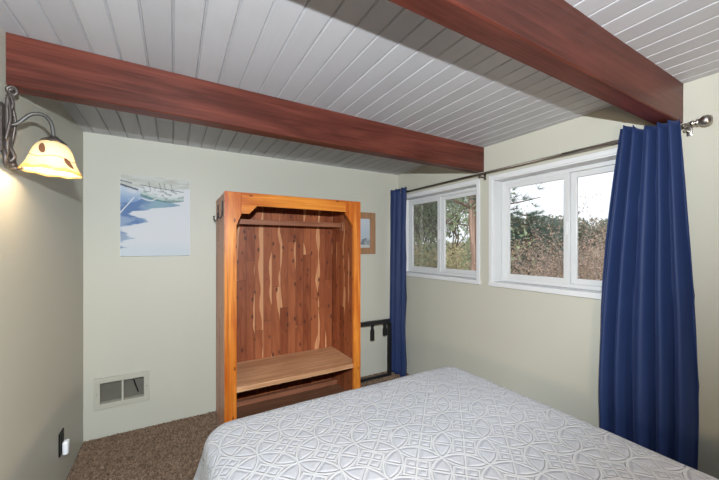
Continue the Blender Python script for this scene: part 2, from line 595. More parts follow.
# exposed beams
def beam(y0, y1, label, skew=0.0):
    bm = B()
    x0, x1 = XL + 0.002, XR - 0.002
    nseg = 60
    rows = []
    for i in range(nseg + 1):
        xx = x0 + (x1 - x0) * i / nseg
        ring = []
        c = 0.005
        for (yy, zz) in ((y0, ZC - .001), (y0, BZ + c), (y0 + c, BZ), (y1 - c, BZ), (y1, BZ + c), (y1, ZC - .001)):
            yk = yy + skew * (i / nseg - .5)
            dn = 0.0018 * noise.noise(Vector((xx * 2.2, yy * 30, zz * 9)))
            ring.append(bm.verts.new((xx, yk + dn, zz + (dn if zz < ZC - .01 else 0))))
        rows.append(ring)
    for a, b in zip(rows, rows[1:]):
        for k in range(6):
            bm.faces.new((a[k], a[(k + 1) % 6], b[(k + 1) % 6], b[k]))
    bm.faces.new(rows[0]); bm.faces.new(rows[-1][::-1])
    o = obj('ceiling_beam', bm, M_beam)
    return tag(o, label, 'beam')
beam(1.95, 2.042, 'red-brown stained ceiling beam crossing just in front of the wardrobe, above the wall lamp', 0.055)
beam(0.650, 0.742, 'red-brown stained ceiling beam closest to the camera, ending over the wide blue curtain')

# ------------------------------------------------------------------ windows
def window(name, O, screen):
    y0, y1, z0, z1 = O
    root = bpy.data.objects.new(name, None)
    COL.objects.link(root)
    root.location = (XR, (y0 + y1) / 2, z0)
    struct(root)
    ca = 0.032
    # casing around the opening on the wall face
    bm = B()
    xf = XR - 0.016
    box(bm, xf, XR - .0005, y0 - ca, y1 + ca if y1 < 3.2 else y1 + .03, z1 - .002, z1 + ca, 0.003)
    box(bm, xf, XR - .0005, y0 - ca, y0 + .002, z0, z1, 0.003)
    box(bm, xf, XR - .0005, y1 - .002, y1 + (ca if y1 < 3.2 else .03), z0, z1, 0.003)
    obj('casing', bm, M_trim, root)
    bm = B()
    box(bm, XR - 0.022, XR + 0.17, y0 - ca - .004, y1 + (ca if y1 < 3.2 else .03) , z0 - .034, z0 + 0.006, 0.004)
    obj('sill', bm, M_trim, root)
    bm = B()   # jamb lining
    for (a, b, c, d) in ((y0, y0 + .012, z0 + .006, z1), (y1 - .012, y1, z0 + .006, z1), (y0 + .012, y1 - .012, z1 - .012, z1)):
        box(bm, XR - .006, XR + 0.17, a, b, c, d, 0.001)
    obj('jamb', bm, M_trim, root)
    # outer vinyl frame
    Y0, Y1, Z0, Z1 = y0 + .013, y1 - .013, z0 + .007, z1 - .013
    bm = B()
    fx0, fx1, fw = XR + 0.105, XR + 0.165, 0.030
    box(bm, fx0, fx1, Y0, Y1, Z0, Z0 + fw, 0.003); box(bm, fx0, fx1, Y0, Y1, Z1 - fw, Z1, 0.003)
    box(bm, fx0, fx1, Y0, Y0 + fw, Z0 + fw, Z1 - fw, 0.003); box(bm, fx0, fx1, Y1 - fw, Y1, Z0 + fw, Z1 - fw, 0.003)
    obj('frame', bm, M_vinyl, root)
    ym = y0 + 0.626
    def sash(ya, yb, xa, xb, la, lb, mat):
        bm = B()
        sw = 0.043
        za, zb = Z0 + fw - .004, Z1 - fw + .004
        box(bm, xa, xb, ya, ya + la, za, zb, 0.003); box(bm, xa, xb, yb - lb, yb, za, zb, 0.003)
        box(bm, xa, xb, ya + la, yb - lb, zb - sw, zb, 0.003)
        box(bm, xa, xb, ya + la, yb - lb, za, za + sw, 0.003)
        s = obj('sash', bm, mat, root)
        bm = B()
        xg = (xa + xb) / 2
        box(bm, xg - .002, xg + .002, ya + la - .004, yb - lb + .004, za + sw - .004, zb - sw + .004)
        obj('pane', bm, M_glass, s)
        return s
    s1 = sash(ym - .025, Y1 - fw + .004, XR + 0.108, XR + 0.132, 0.043, 0.043, M_vinyl)
    s2 = sash(Y0 + fw - .004, ym + .025, XR + 0.136, XR + 0.160, 0.043, 0.086, M_vinyl)
    # latch on the meeting stile
    bm = B()
    box(bm, XR + 0.094, XR + 0.108, ym - .018, ym + .004, (Z0 + Z1) / 2 - .05, (Z0 + Z1) / 2 + .05, 0.004)
    obj('latch', bm, M_vinyl, s1)
    if screen:
        bm = B()
        xs_ = XR + 0.163
        box(bm, xs_, xs_ + .001, ym + .02, Y1 - fw, Z0 + fw, Z1 - fw)
        obj('insect_screen', bm, M_screen, root)
    return root
window('window_1', W1, True)
window('window_2', W2, False)

# ------------------------------------------------------------------ curtain rod
RX, RZ = 2.376, 2.188
rod = thing('curtain_rod', 'thin metal curtain rod above both windows, with a rounded nickel finial', 'curtain rod', (RX, 1.9, RZ))
bm = B(); tube(bm, [(RX, 0.595, RZ), (RX, 1.25, RZ)], 0.0105, 16)
obj('outer_tube', bm, M_nickel, rod, True)
bm = B(); tube(bm, [(RX, 1.24, RZ), (RX, 3.2, RZ)], 0.0085, 16)
obj('inner_tube', bm, M_bronze, rod, True)
bm = B()
My = Matrix.Translation((RX, 0.595, RZ)) @ Matrix.Rotation(PI / 2, 4, 'X')
lathe(bm, [(0, -.004), (0.015, -.004), (0.016, 0.004), (0.012, 0.009), (0.010, 0.013), (0.018, 0.017), (0.018, 0.021), (0.013, 0.025), (0.018, 0.030), (0.025, 0.040), (0.0275, 0.051), (0.026, 0.061), (0.020, 0.070), (0.011, 0.075), (0, 0.0765)], My, 28)
obj('finial', bm, M_nickel, rod, True)
bm = B()
lathe(bm, [(0, -.002), (0.012, -.002), (0.013, 0.006), (0.010, 0.012), (0, .013)], Matrix.Translation((RX, 3.2, RZ)) @ Matrix.Rotation(-PI / 2, 4, 'X'), 20)
obj('end_cap', bm, M_bronze, rod, True)
for yb, mt in ((0.625, M_nickel), (1.965, M_bronze), (3.17, M_bronze)):
    bm = B()
    box(bm, XR - .006, XR - .0005, yb - .012, yb + .012, RZ - .045, RZ + .022, 0.002)
    tube(bm, [(XR - .004, yb, RZ - .022), (RX + .02, yb, RZ - .022), (RX + .004, yb, RZ - .019)], 0.006, 10)
    ring = [(RX + 0.0135 * math.cos(a), yb, RZ + 0.0135 * math.sin(a)) for a in [PI * (1.0 + k / 10) for k in range(11)]]
    tube(bm, ring, 0.0045, 8)
    tube(bm, [(RX, yb, RZ - .013), (RX, yb, RZ - .032)], 0.0048, 10)
    tube(bm, [(RX - .012, yb, RZ - .024), (RX + .012, yb, RZ - .024)], 0.004, 8)
    obj('bracket', bm, mt, rod, True)

# ------------------------------------------------------------------ curtains
def curtain(name, label, yfun, ztop, zbot, nf, amp_top, amp_bot, phase, seed, xoff):
    """yfun(s,t) gives y across (s) and down (t); folds push toward the room (-x)"""
    bm = B()
    ns, nt = nf * 18, 60
    grid = []
    rr = random.Random(seed)
    jit = [rr.uniform(-.35, .35) for _ in range(nf + 2)]
    aj = [rr.uniform(0.7, 1.15) for _ in range(nf + 2)]
    for j in range(nt + 1):
        t = j / nt
        tt = t ** 1.0
        row = []
        for i in range(ns + 1):
            s = i / ns
            q = s * nf + phase
            k = min(nf, max(0, int(q)))
            fr = q - math.floor(q)
            ph = q + 0.10 * math.sin(2 * PI * s * 1.7 + seed) + 0.05 * math.sin(5 * t + 3 * s + seed)
            a = amp_top + (amp_bot - amp_top) * min(1, t * 1.4) ** 0.8
            w = 2 * abs(math.sin(PI * ph)) ** 0.5 - 1
            av = aj[k] * (1 - fr) + aj[min(nf + 1, k + 1)] * fr
            zt = ztop(yfun(s, 0)) if callable(ztop) else ztop
            z = zt + (zbot - zt) * t
            x = RX + xoff - a * av * (0.9 + w) * 0.5 * 2
            # gathered channel where the rod runs
            dz = z - RZ
            pinch = math.exp(-(dz / 0.022) ** 2)
            hem = math.exp(-((dz + 0.055) / 0.006) ** 2)
            x += -0.003 * pinch + 0.003 * hem
            x += 0.004 * noise.noise(Vector((s * 9, t * 6, seed)))
            y = yfun(s, t)
            row.append(bm.verts.new((min(x, XR - 0.03), y, z + 0.006 * math.sin(2 * PI * ph) * (1 if t < .01 else 0))))
        grid.append(row)
    for j in range(nt):
        for i in range(ns):
            bm.faces.new((grid[j][i], grid[j][i + 1], grid[j + 1][i + 1], grid[j + 1][i]))
    o = obj(name, bm, M_curtain, sm=True)
    md = o.modifiers.new('cloth_thickness', 'SOLIDIFY')
    md.thickness = 0.003
    tag(o, label, 'curtain')
    return o
def y_right(s, t):
    f = min(1, t / 0.72)
    a = 0.885 + (0.995 - 0.885) * math.sin(f * PI / 2) - 0.015 * max(0, t - .72) / .28
    b = 0.632 + (0.562 - 0.632) * math.sin(f * PI / 2) + 0.01 * max(0, t - .72) / .28
    return a + (b - a) * s
def zt_right(y):
    if y < 0.79:
        return 2.214
    return 2.214 + 0.030 * min(1, (y - .79) / .05)
curtain('curtain', 'wide navy blue curtain hanging at the right end of the rod, beside the bed', y_right, zt_right, 0.06, 5, 0.046, 0.078, 0.0, 4, -0.010)
def y_left(s, t):
    return 3.245 + (2.955 - 3.245) * s
cl = curtain('curtain', 'narrow navy blue curtain bunched in the far corner next to the wooden wardrobe', y_left, 2.232, 0.015, 3, 0.024, 0.034, 0.25, 9, -0.018)
bm = B()
cg = Vector((2.332, 3.045, 2.195))
ringp = [cg + Vector((0.0, 0.022 * math.cos(2 * PI * k / 20), 0.022 * math.sin(2 * PI * k / 20))) for k in range(21)]
tube(bm, ringp, 0.0045, 8)
g_ = obj('grommet', bm, M_nickel, cl, True); g_['label'] = 'silver ring near the top of the cloth'

# ------------------------------------------------------------------ wardrobe
wx0, wx1, wy0, wy1, wzt = 0.338, 1.544, 2.655, 3.262, 1.965
wd = thing('wardrobe', 'open-fronted cedar wardrobe with an orange pine face frame, standing against the far wall', 'wardrobe', (0.94, 2.96, 0))
def part(name, bm, m, parent=wd, sm=False):
    return obj(name, bm, m, parent, sm)
# face frame
fy0, fy1 = wy0, wy0 + 0.03
bm = B()
prism(bm, [(wx0, 0.0), (wx0 + .088, 0.0), (wx0 + .088, 1.707), (wx0 + .122, 1.79), (wx0 + .122, wzt), (wx0, wzt)], 'y', fy0, fy1)
part('left_stile', bm, M_pine_v)
bm = B()
prism(bm, [(wx1, 0.0), (wx1, wzt), (wx1 - .155, wzt), (wx1 - .155, 1.846), (wx1 - .075, 1.728), (wx1 - .075, 0.0)], 'y', fy0, fy1)
part('right_stile', bm, M_pine_v)
bm = B()
prism(bm, [(wx0 + .1235, 1.80), (wx0 + .185, 1.80), (wx0 + .245, 1.866), (wx1 - .1565, 1.862), (wx1 - .1565, wzt), (wx0 + .1235, wzt)], 'y', fy0, fy1)
part('top_rail', bm, M_pine_h)
# corner post returns behind the stiles (pine edge seen on the side)
bm = B(); box(bm, wx0, wx0 + .028, fy1 + .0005, fy1 + .028, 0, wzt, 0.002)
part('corner_post', bm, M_pine_v)
bm = B(); box(bm, wx1 - .028, wx1, fy1 + .0005, fy1 + .028, 0, wzt, 0.002)
part('corner_post', bm, M_pine_v)
py0 = fy1 + 0.0285
bm = B(); box(bm, wx0 + .004, wx0 + .022, py0, wy1 - .014, 0.0, wzt - .002)
part('side_panel', bm, M_cedar_side)
bm = B(); box(bm, wx1 - .022, wx1 - .004, py0, wy1 - .014, 0.0, wzt - .002)
part('side_panel', bm, cedar('cedar_inner_side', 1, 0.09))
bm = B(); box(bm, wx0 + .004, wx1 - .004, wy1 - .0135, wy1, 0.0, wzt - .002)
part('back_panel', bm, M_cedar_back)
bm = B(); box(bm, wx0 + .0225, wx1 - .0225, py0, wy1 - .014, wzt - .022, wzt - .002)
part('top_panel', bm, M_cedarbar)
# seat shelf
bm = B()
box(bm, wx0 + .0225, wx1 - .0225, fy1 + .029, wy1 - .0145, 0.392, 0.432)
box(bm, wx0 + .030, wx1 - .030, fy0 + .006, fy1 + .0288, 0.392, 0.432, 0.004)
part('seat_shelf', bm, M_shelf)
bm = B(); box(bm, wx0 + .0225, wx1 - .0225, fy1 + .001, wy1 - .0145, 0.05, 0.072)
part('bottom_panel', bm, M_cedar_floor)
bm = B(); box(bm, wx0 + .03, wx1 - .03, wy1 - .16, wy1 - .125, 0.0725, 0.115, 0.003)
part('cleat', bm, M_cedarbar)
# hanging bar and its brackets
bm = B(); box(bm, wx0 + .040, wx1 - .040, 2.985, 3.012, 1.738, 1.783, 0.003)
hb = part('hanging_bar', bm, M_cedarbar)
for xa, xb in ((wx0 + .0225, wx0 + .0395), (wx1 - .0395, wx1 - .0225)):
    bm = B(); box(bm, xa, xb, 2.965, 3.032, 1.70, 1.79, 0.002)
    part('bar_bracket', bm, M_cedarbar, hb)
# coat hooks on the left side
for yh in (2.79, 3.09):
    bm = B()
    xs_ = wx0 + .004
    box(bm, xs_ - .006, xs_ - .0003, yh - .024, yh + .024, 1.785, 1.905, 0.002)
    tube(bm, curve_pts([(xs_ - .004, yh, 1.83), (xs_ - .007, yh, 1.785), (xs_ - .018, yh, 1.765), (xs_ - .031, yh, 1.778), (xs_ - .035, yh, 1.800)], 8), 0.0045, 8)
    lathe(bm, [(0, -.008), (.006, -.005), (.008, 0), (.006, .005), (0, .008)], Matrix.Translation((xs_ - .035, yh, 1.803)), 10)
    part('coat_hook', bm, M_black, sm=True)

# ------------------------------------------------------------------ black rack between wardrobe and curtain
rk = thing('metal_rack', 'low black metal rack with two hanging tabs, between the wardrobe and the narrow curtain', 'rack', (1.9, 3.15, 0))
ry = 3.15
def rb(name, *a, bev=.004):
    bm = B(); box(bm, *a, bev)
    return obj(name, bm, M_black, rk)
rb('top_rail', 1.60, 2.232, ry - .014, ry + .014, 0.632, 0.680)
rb('bottom_rail', 1.60, 2.200, ry - .012, ry + .012, 0.0, 0.036)
rb('post', 2.205, 2.255, ry - .013, ry + .013, 0.0, 0.6315)
rb('post', 1.575, 1.5995, ry - .011, ry + .011, 0.0, 0.676)
for xc, w0, w1, zb in ((1.990, 0.030, 0.052, 0.455), (2.165, 0.036, 0.056, 0.490)):
    bm = B()
    prism(bm, [(xc - w0 / 2 * 1.6, 0.6315), (xc + w0 / 2 * 1.6, 0.6315), (xc + w0 / 2, 0.60), (xc + w1 / 2, 0.56), (xc + w1 / 2, zb + .008), (xc + w1 / 2 - .006, zb), (xc - w1 / 2 + .006, zb), (xc - w1 / 2, zb + .008), (xc - w1 / 2, 0.56), (xc - w0 / 2, 0.60)], 'y', ry - .006, ry + .006)
    obj('hanging_tab', bm, M_black, rk)

# ------------------------------------------------------------------ wall vent
vx0, vx1, vz0, vz1 = -0.549, -0.180, 0.234, 0.482
vt = thing('air_vent', 'beige two-pane air vent grille low on the far wall', 'vent', (-0.365, YF, vz0))
bm = B()
ya, yb_ = YF - .016, YF - .0005
hx0, hx1, hz0, hz1 = -0.510, -0.217, 0.276, 0.441
for a in ((vx0, vx1, ya, yb_, hz1, vz1), (vx0, vx1, ya, yb_, vz0, hz0), (vx0, hx0, ya, yb_, hz0, hz1), (hx1, vx1, ya, yb_, hz0, hz1)):
    box(bm, *a, 0.0015)
obj('frame', bm, M_vent, vt)
bm = B(); box(bm, -0.370, -0.357, YF - .009, YF + .03, hz0, hz1, 0.001)
obj('mullion', bm, M_vent, vt)
bm = B()
ox0, ox1, oz0, oz1 = -0.5205, -0.2065, 0.2635, 0.4535
t_ = 0.003
box(bm, ox0, ox0 + t_, YF, YF + .06, oz0, oz1); box(bm, ox1 - t_, ox1, YF, YF + .06, oz0, oz1)
box(bm, ox0 + t_, ox1 - t_, YF, YF + .06, oz0, oz0 + t_); box(bm, ox0 + t_, ox1 - t_, YF, YF + .06, oz1 - t_, oz1)
obj('collar', bm, M_vent, vt)
bm = B()
box(bm, ox0 + t_, ox1 - t_, YF + .058, YF + .062, oz0 + t_, oz1 - t_)
obj('filter', bm, M_duct, vt)
bm = B()
tube(bm, [(-0.30, YF + .05, 0.43), (-0.262, YF + .05, 0.30)], 0.005, 8)
obj('damper_lever', bm, M_black, vt)
for sx in (-0.530, -0.198):
    bm = B(); lathe(bm, [(0, 0.0035), (.004, .003), (.005, 0)], Matrix.Translation((sx, ya, 0.358)) @ Matrix.Rotation(PI / 2, 4, 'X'), 10)
    obj('screw', bm, M_nickel, vt)

# ------------------------------------------------------------------ outlet + plug
ot = thing('wall_outlet', 'black outlet cover plate low on the left wall', 'outlet', (XL, 2.69, 0.235))
bm = B(); box(bm, XL + .0005, XL + .008, 2.645, 2.735, 0.235, 0.378, 0.003)
obj('cover_plate', bm, M_blackp, ot)
for zc in (0.275, 0.338):
    bm = B(); box(bm, XL + .008, XL + .0105, 2.672, 2.708, zc - .018, zc + .018, 0.001)
    obj('socket', bm, M_blackp, ot)
bm = B(); box(bm, XL + .0107, XL + .040, 2.668, 2.716, 0.228, 0.312, 0.010, 4)
tag(obj('plug_adapter', bm, M_whitep, sm=True), 'small white plug-in adapter on the black outlet', 'plug')

# ------------------------------------------------------------------ pictures (colour laid on as paint strokes: pattern of the canvas itself)
def paint_panel(name, x0, x1, z0, z1, y, nx, nz, fcol, parent, mat):
    bm = B()
    layer = bm.loops.layers.color.new('Pigment') if False else None
    V = [[bm.verts.new((x0 + (x1 - x0) * i / nx, y, z0 + (z1 - z0) * j / nz)) for j in range(nz + 1)] for i in range(nx + 1)]
    for i in range(nx):
        for j in range(nz):
            bm.faces.new((V[i][j], V[i + 1][j], V[i + 1][j + 1], V[i][j + 1]))
    o = obj(name, bm, mat, parent, recalc=False)
    at = o.data.color_attributes.new('pigment', 'FLOAT_COLOR', 'POINT')
    L = parent_off = wl(parent)
    for k, v in enumerate(o.data.vertices):
        u = (v.co.x + L.x - x0) / (x1 - x0)
        w = (v.co.z + L.z - z0) / (z1 - z0)
        c = lin(fcol(u, 1 - w))
        c = tuple(q * .66 for q in c)
        at.data[k].color = (c[0], c[1], c[2], 1)
    return o
def pigment_mat(name):
    n = NT(name)
    a = n.node('ShaderNodeAttribute', attribute_name='pigment')
    f = n.noise(n.coord(), 300, 3)
    n.bsdf(a.outputs['Color'], 0.7, normal=n.bump(f, 0.2, 0.002), spec=0.2)
    return n.mat
M_pig = pigment_mat('canvas_pigment')
M_canvas = paint('canvas_edge', (0.80, 0.81, 0.81), 0.8, 0.02, 5, 0.2, 300, 0.1)
def fb(x, y, s=0):
    return noise.fractal(Vector((x, y, s)), 1.0, 2.0, 4)
def mixc(a, b, t):
    t = max(0, min(1, t))
    return tuple(p + (q - p) * t for p, q in zip(a, b))
def sstep(x, a, b):
    t = max(0, min(1, (x - a) / (b - a)))
    return t * t * (3 - 2 * t)
def harbour(u, v):
    """u right, v down, 0..1 : pale moored boats at the top, blue reflections at left, blank pale water"""
    c = mixc((236, 237, 240), (222, 230, 236), sstep(v, .75, 1.0))
    # reflections, with a ragged right edge
    n1 = fb(u * 2.2, v * 24, 1)
    edge = 0.34 + 0.50 * math.exp(-((v - .34) / .055) ** 2) - 0.16 * sstep(v, .40, .48) + 0.20 * math.exp(-((v - .56) / .035) ** 2) - .16 * sstep(v, .60, .66) + .10 * math.exp(-((v - .76) / .05) ** 2) - .06 * sstep(v, .85, 1.0) + 0.13 * n1
    if v > .2:
        w = sstep(edge - u, -.015, .05) * sstep(v, .20, .27)
        blue = mixc((156, 178, 208), (104, 134, 182), sstep(fb(u * 3, v * 8, 5), -.25, .35))
        blue = mixc(blue, (150, 182, 194), sstep(u, .22, .5) * .8)
        if v > .62:
            blue = mixc(blue, (190, 200, 208), .35)
        c = mixc(c, blue, w * .93)
    # far shore wash
    sh = .10 + .10 * u * (1 - u) + .02 * fb(u * 9, 0, 7)
    if v < sh + .05:
        wash = mixc((206, 205, 194), (226, 226, 220), .5 + .9 * fb(u * 5, v * 26, 2))
        c = mixc(c, wash, sstep(sh + .05 - v, 0, .05))
    # left boat: pale blue bow, dark gunwale strokes
    top, bot = .125 + .22 * u, .345 - 1.6 * max(0, u - .10) ** 2
    if u < .27 and top < v < bot:
        c = mixc((214, 223, 236), (150, 178, 214), sstep(v, top + .02, bot))
        c = mixc(c, (232, 236, 240), sstep(fb(u * 9, v * 14, 11), .1, .4) * .6)
    if u < .24 and abs(v - top) < .011 + .006 * fb(u * 20, v * 20, 3):
        c = mixc(c, (92, 98, 108), .85)
    if u < .16 and abs(v - .075 - .18 * u) < .008:
        c = mixc(c, (120, 126, 130), .8)
    # middle boat: white hull with a green shadow line
    if .27 < u < .90:
        q = (u - .27) / .63
        tb, bb = .115 + .055 * q, .225 + .075 * math.sin(q * PI * .75)
        if tb < v < bb:
            c = mixc((238, 239, 238), (196, 212, 208), sstep(v, bb - .07, bb))
            if fb(u * 13, v * 30, 9) > .22:
                c = mixc(c, (140, 148, 146), .55)
        elif bb <= v < bb + .022 * (1 - .5 * q):
            c = mixc(c, (96, 140, 134), .85)
        if abs(v - tb) < .006:
            c = mixc(c, (128, 134, 132), .7)
        for k, uu in enumerate((.40, .55, .62, .72)):
            if abs(u - uu - .25 * (v - .12)) < .006 and .07 < v < .07 + .09:
                c = mixc(c, (118, 122, 118), .6)
    # ropes
    if u < .19 and abs(v - (.47 - 1.05 * u)) < .010:
        c = (238, 240, 242)
    if .28 < u < .60 and abs(v - (.275 - .62 * max(0, u - .42) ** 1.2 + .03 * math.sin((u - .28) / .32 * PI))) < .007:
        c = (240, 241, 240)
    return c
px0, px1, pz0, pz1 = -0.379, 0.128, 1.458, 2.134
pa = thing('canvas_painting', 'unframed watercolour canvas of pale moored boats and blue reflections, on the far wall', 'painting', ((px0 + px1) / 2, YF, pz0))
bm = B(); box(bm, px0, px1, YF - .028, YF - .001, pz0, pz1, 0.003)
obj('canvas', bm, M_canvas, pa)
paint_panel('picture', px0 + .002, px1 - .002, pz0 + .002, pz1 - .002, YF - .0287, 130, 170, harbour, pa, M_pig)

fx0, fx1, fz0, fz1 = 1.70, 2.105, 1.452, 1.944
fp = thing('framed_picture', 'small picture in a flat tan wooden frame, partly hidden behind the wardrobe', 'picture', ((fx0 + fx1) / 2, YF, fz0))
M_frame = wood('tan_frame', (0.24, 0.125, 0.062), (0.36, 0.20, 0.11), 'z', 0.5, 0, 0.6, 0.3, 6)
bm = B()
ft = 0.075
for a in ((fx0, fx1, fz1 - ft, fz1), (fx0, fx1, fz0, fz0 + ft), (fx0, fx0 + ft, fz0 + ft, fz1 - ft), (fx1 - ft, fx1, fz0 + ft, fz1 - ft)):
    box(bm, a[0], a[1], YF - .022, YF - .001, a[2], a[3], 0.003)
obj('frame', bm, M_frame, fp)
def pond(u, v):
    c = mixc((214, 220, 226), (196, 206, 214), sstep(v, 0, .6))
    h = .68 + .10 * fb(u * 3, 0.3, 4)
    if v > h:
        c = mixc((128, 138, 144), (190, 196, 198), sstep(fb(u * 7, v * 9, 6), -.3, .4))
    if v > .9:
        c = (206, 208, 204)
    return c
paint_panel('picture', fx0 + ft - .003, fx1 - ft + .003, fz0 + ft - .003, fz1 - ft + .003, YF - .010, 50, 60, pond, fp, M_pig)

# ------------------------------------------------------------------ wall lamp
ly = 1.90
lamp = thing('wall_lamp', 'lit iron wall lamp with a cream bell-shaped glass shade, on the left wall', 'lamp', (XL, ly, 1.90))
bm = B()
zb0, zb1 = 1.925, 2.125
prism(bm, [(ly - .050, zb0), (ly + .050, zb0), (ly + .056, zb0 + .02), (ly + .056, zb1 - .02), (ly + .045, zb1), (ly - .045, zb1), (ly - .056, zb1 - .02), (ly - .056, zb0 + .02)], 'x', XL + .0005, XL + .014)
bmesh.ops.bevel(bm, geom=bm.edges[:], offset=0.003, segments=2, affect='EDGES')
box(bm, XL + .012, XL + .024, ly - .022, ly + .022, zb0 - .01, zb1 + .03, 0.004)
obj('back_plate', bm, M_iron, lamp)
bm = B()   # top scroll
sp = [(XL + .020, ly, zb1 - .03), (XL + .030, ly, zb1 + .01), (XL + .022, ly, zb1 + .045)]
for k in range(15):
    a = PI * 0.9 - k * 2 * PI / 11
    r = 0.021 - k * 0.0009
    sp.append((XL + .030 + r * math.cos(a) * .8, ly - .004, zb1 + .062 + r * math.sin(a)))
tube(bm, curve_pts(sp, 5), 0.0065, 8)
for s_ in (-1, 1):
    tube(bm, curve_pts([(XL + .018, ly + s_ * .03, zb0 + .05), (XL + .030, ly + s_ * .024, zb1 - .06), (XL + .024, ly + s_ * .016, zb1), (XL + .018, ly + s_ * .012, zb1 + .04)], 8), 0.006, 8)
obj('scroll', bm, M_iron, lamp, True)
bm = B()   # lower leaf scroll
tube(bm, curve_pts([(XL + .020, ly, zb0 + .03), (XL + .034, ly, zb0 - .01), (XL + .022, ly, zb0 - .035), (XL + .030, ly, zb0 - .055), (XL + .052, ly, zb0 - .058), (XL + .060, ly, zb0 - .045)], 8), [0.008] * 16 + [0.010] * 12 + [0.008] * 13, 8)
for s_ in (-1, 1):
    tube(bm, curve_pts([(XL + .012, ly + s_ * .03, zb0 + .01), (XL + .020, ly + s_ * .036, zb0 - .02), (XL + .018, ly + s_ * .028, zb0 - .045), (XL + .028, ly + s_ * .016, zb0 - .050)], 8), 0.009, 8)
lathe(bm, [(0, -.016), (.011, -.011), (.016, 0), (.011, .011), (0, .016)], Matrix.Translation((XL + .030, ly, zb0 - .046)), 14)
obj('lower_scroll', bm, M_iron, lamp, True)
SX = XL + 0.160
tilt = Matrix.Translation((SX, ly - .005, 2.008)) @ Matrix.Rotation(math.radians(3), 4, 'Y')
ctrl = [(XL + .020, ly, 2.045), (XL + .045, ly, 2.058), (XL + .085, ly, 2.103), (XL + .125, ly, 2.108), (XL + .151, ly - .003, 2.075), (SX, ly - .005, 2.008)]
bm = B(); tube(bm, curve_pts(ctrl, 10), 0.0075, 12)
obj('arm', bm, metal('arm_pewter', (0.16, 0.155, 0.15), 0.62), lamp, True)
# scalloped cap
bm = B()
n_ = 48
rings = []
for r, z, sc_ in ((0.0, 0.012, 0), (0.014, 0.012, 0), (0.018, 0.004, 0), (0.030, -0.002, .1), (0.041, -0.010, .18), (0.043, -0.016, .2), (0.036, -0.013, .15), (0.02, -0.008, 0), (0, -0.008, 0)):
    if r == 0:
        rings.append([bm.verts.new(tilt @ Vector((0, 0, z)))])
    else:
        rings.append([bm.verts.new(tilt @ Vector(((r * (1 + sc_ * .5 * math.cos(8 * 2 * PI * k / n_))) * math.cos(2 * PI * k / n_), (r * (1 + sc_ * .5 * math.cos(8 * 2 * PI * k / n_))) * math.sin(2 * PI * k / n_), z - .004 * sc_ * 5 * math.cos(8 * 2 * PI * k / n_)))) for k in range(n_)])
for A_, B_ in zip(rings, rings[1:]):
    for k in range(n_):
        if len(A_) == 1:
            bm.faces.new((A_[0], B_[k], B_[(k + 1) % n_]))
        elif len(B_) == 1:
            bm.faces.new((A_[k], B_[0], A_[(k + 1) % n_]))
        else:
            bm.faces.new((A_[k], B_[k], B_[(k + 1) % n_], A_[(k + 1) % n_]))
obj('shade_cap', bm, M_iron, lamp, True)

def shade_mat():
    n = NT('painted_glass_shade')
    s = n.sep(n.node('ShaderNodeUVMap').outputs[0])
    u, v = s[0], s[1]          # u around 0..1, v 0 rim .. 1 top
    cloud = n.noise(n.coord(), 14, 4)
    c = n.mix(cloud, (0.94, 0.78, 0.46), (0.97, 0.90, 0.68))
    rim = n.m('SUBTRACT', 1.0, n.ss(n.m('ADD', v, n.m('MULTIPLY', n.m('SINE', n.m('MULTIPLY', u, 2 * PI * 9)), .02)), 0.10, 0.16))
    c = n.mix(n.m('MULTIPLY', rim, .8), c, (0.90, 0.58, 0.18))
    vine = n.m('ABSOLUTE', n.m('SUBTRACT', v, n.m('ADD', 0.44, n.m('MULTIPLY', n.m('SINE', n.m('MULTIPLY', u, 2 * PI * 4)), .035))))
    vl = n.m('SUBTRACT', 1.0, n.ss(vine, 0.008, 0.018))
    c = n.mix(n.m('MULTIPLY', vl, .75), c, (0.18, 0.11, 0.05))
    # painted leaves
    uu = n.m('SUBTRACT', n.m('FRACT', n.m('MULTIPLY', u, 5.0)), 0.5)
    par = n.m('MODULO', n.m('FLOOR', n.m('MULTIPLY', u, 5.0)), 2.0)
    vv = n.m('SUBTRACT', v, n.m('ADD', 0.33, n.m('MULTIPLY', par, 0.30)))
    sk = n.m('ADD', uu, n.m('MULTIPLY', vv, 0.7))
    e = n.m('ADD', n.m('POWER', n.m('DIVIDE', sk, 0.15), 2.0), n.m('POWER', n.m('DIVIDE', vv, 0.14), 2.0))
    lf = n.m('SUBTRACT', 1.0, n.ss(e, 0.75, 1.1))
    c = n.mix(n.m('MULTIPLY', lf, .93), c, (0.16, 0.055, 0.025))
    d = n.node('ShaderNodeBsdfDiffuse'); n.set(d.inputs[0], c)
    t = n.node('ShaderNodeBsdfTranslucent'); n.set(t.inputs[0], c)
    mx = n.node('ShaderNodeMixShader'); mx.inputs[0].default_value = 0.36
    n.t.links.new(d.outputs[0], mx.inputs[1]); n.t.links.new(t.outputs[0], mx.inputs[2])
    g = n.node('ShaderNodeBsdfGlossy'); g.inputs['Roughness'].default_value = 0.15
    m2 = n.node('ShaderNodeMixShader'); m2.inputs[0].default_value = 0.05
    n.t.links.new(mx.outputs[0], m2.inputs[1]); n.t.links.new(g.outputs[0], m2.inputs[2])
    n.surface(m2.outputs[0])
    return n.mat
bm = B()
uvl = bm.loops.layers.uv.new('UVMap')
prof = [(0.102, -0.150), (0.096, -0.138), (0.087, -0.124), (0.080, -0.108), (0.0745, -0.090), (0.069, -0.070), (0.062, -0.050), (0.053, -0.033), (0.041, -0.020), (0.026, -0.014)]
n_ = 72
R_ = []
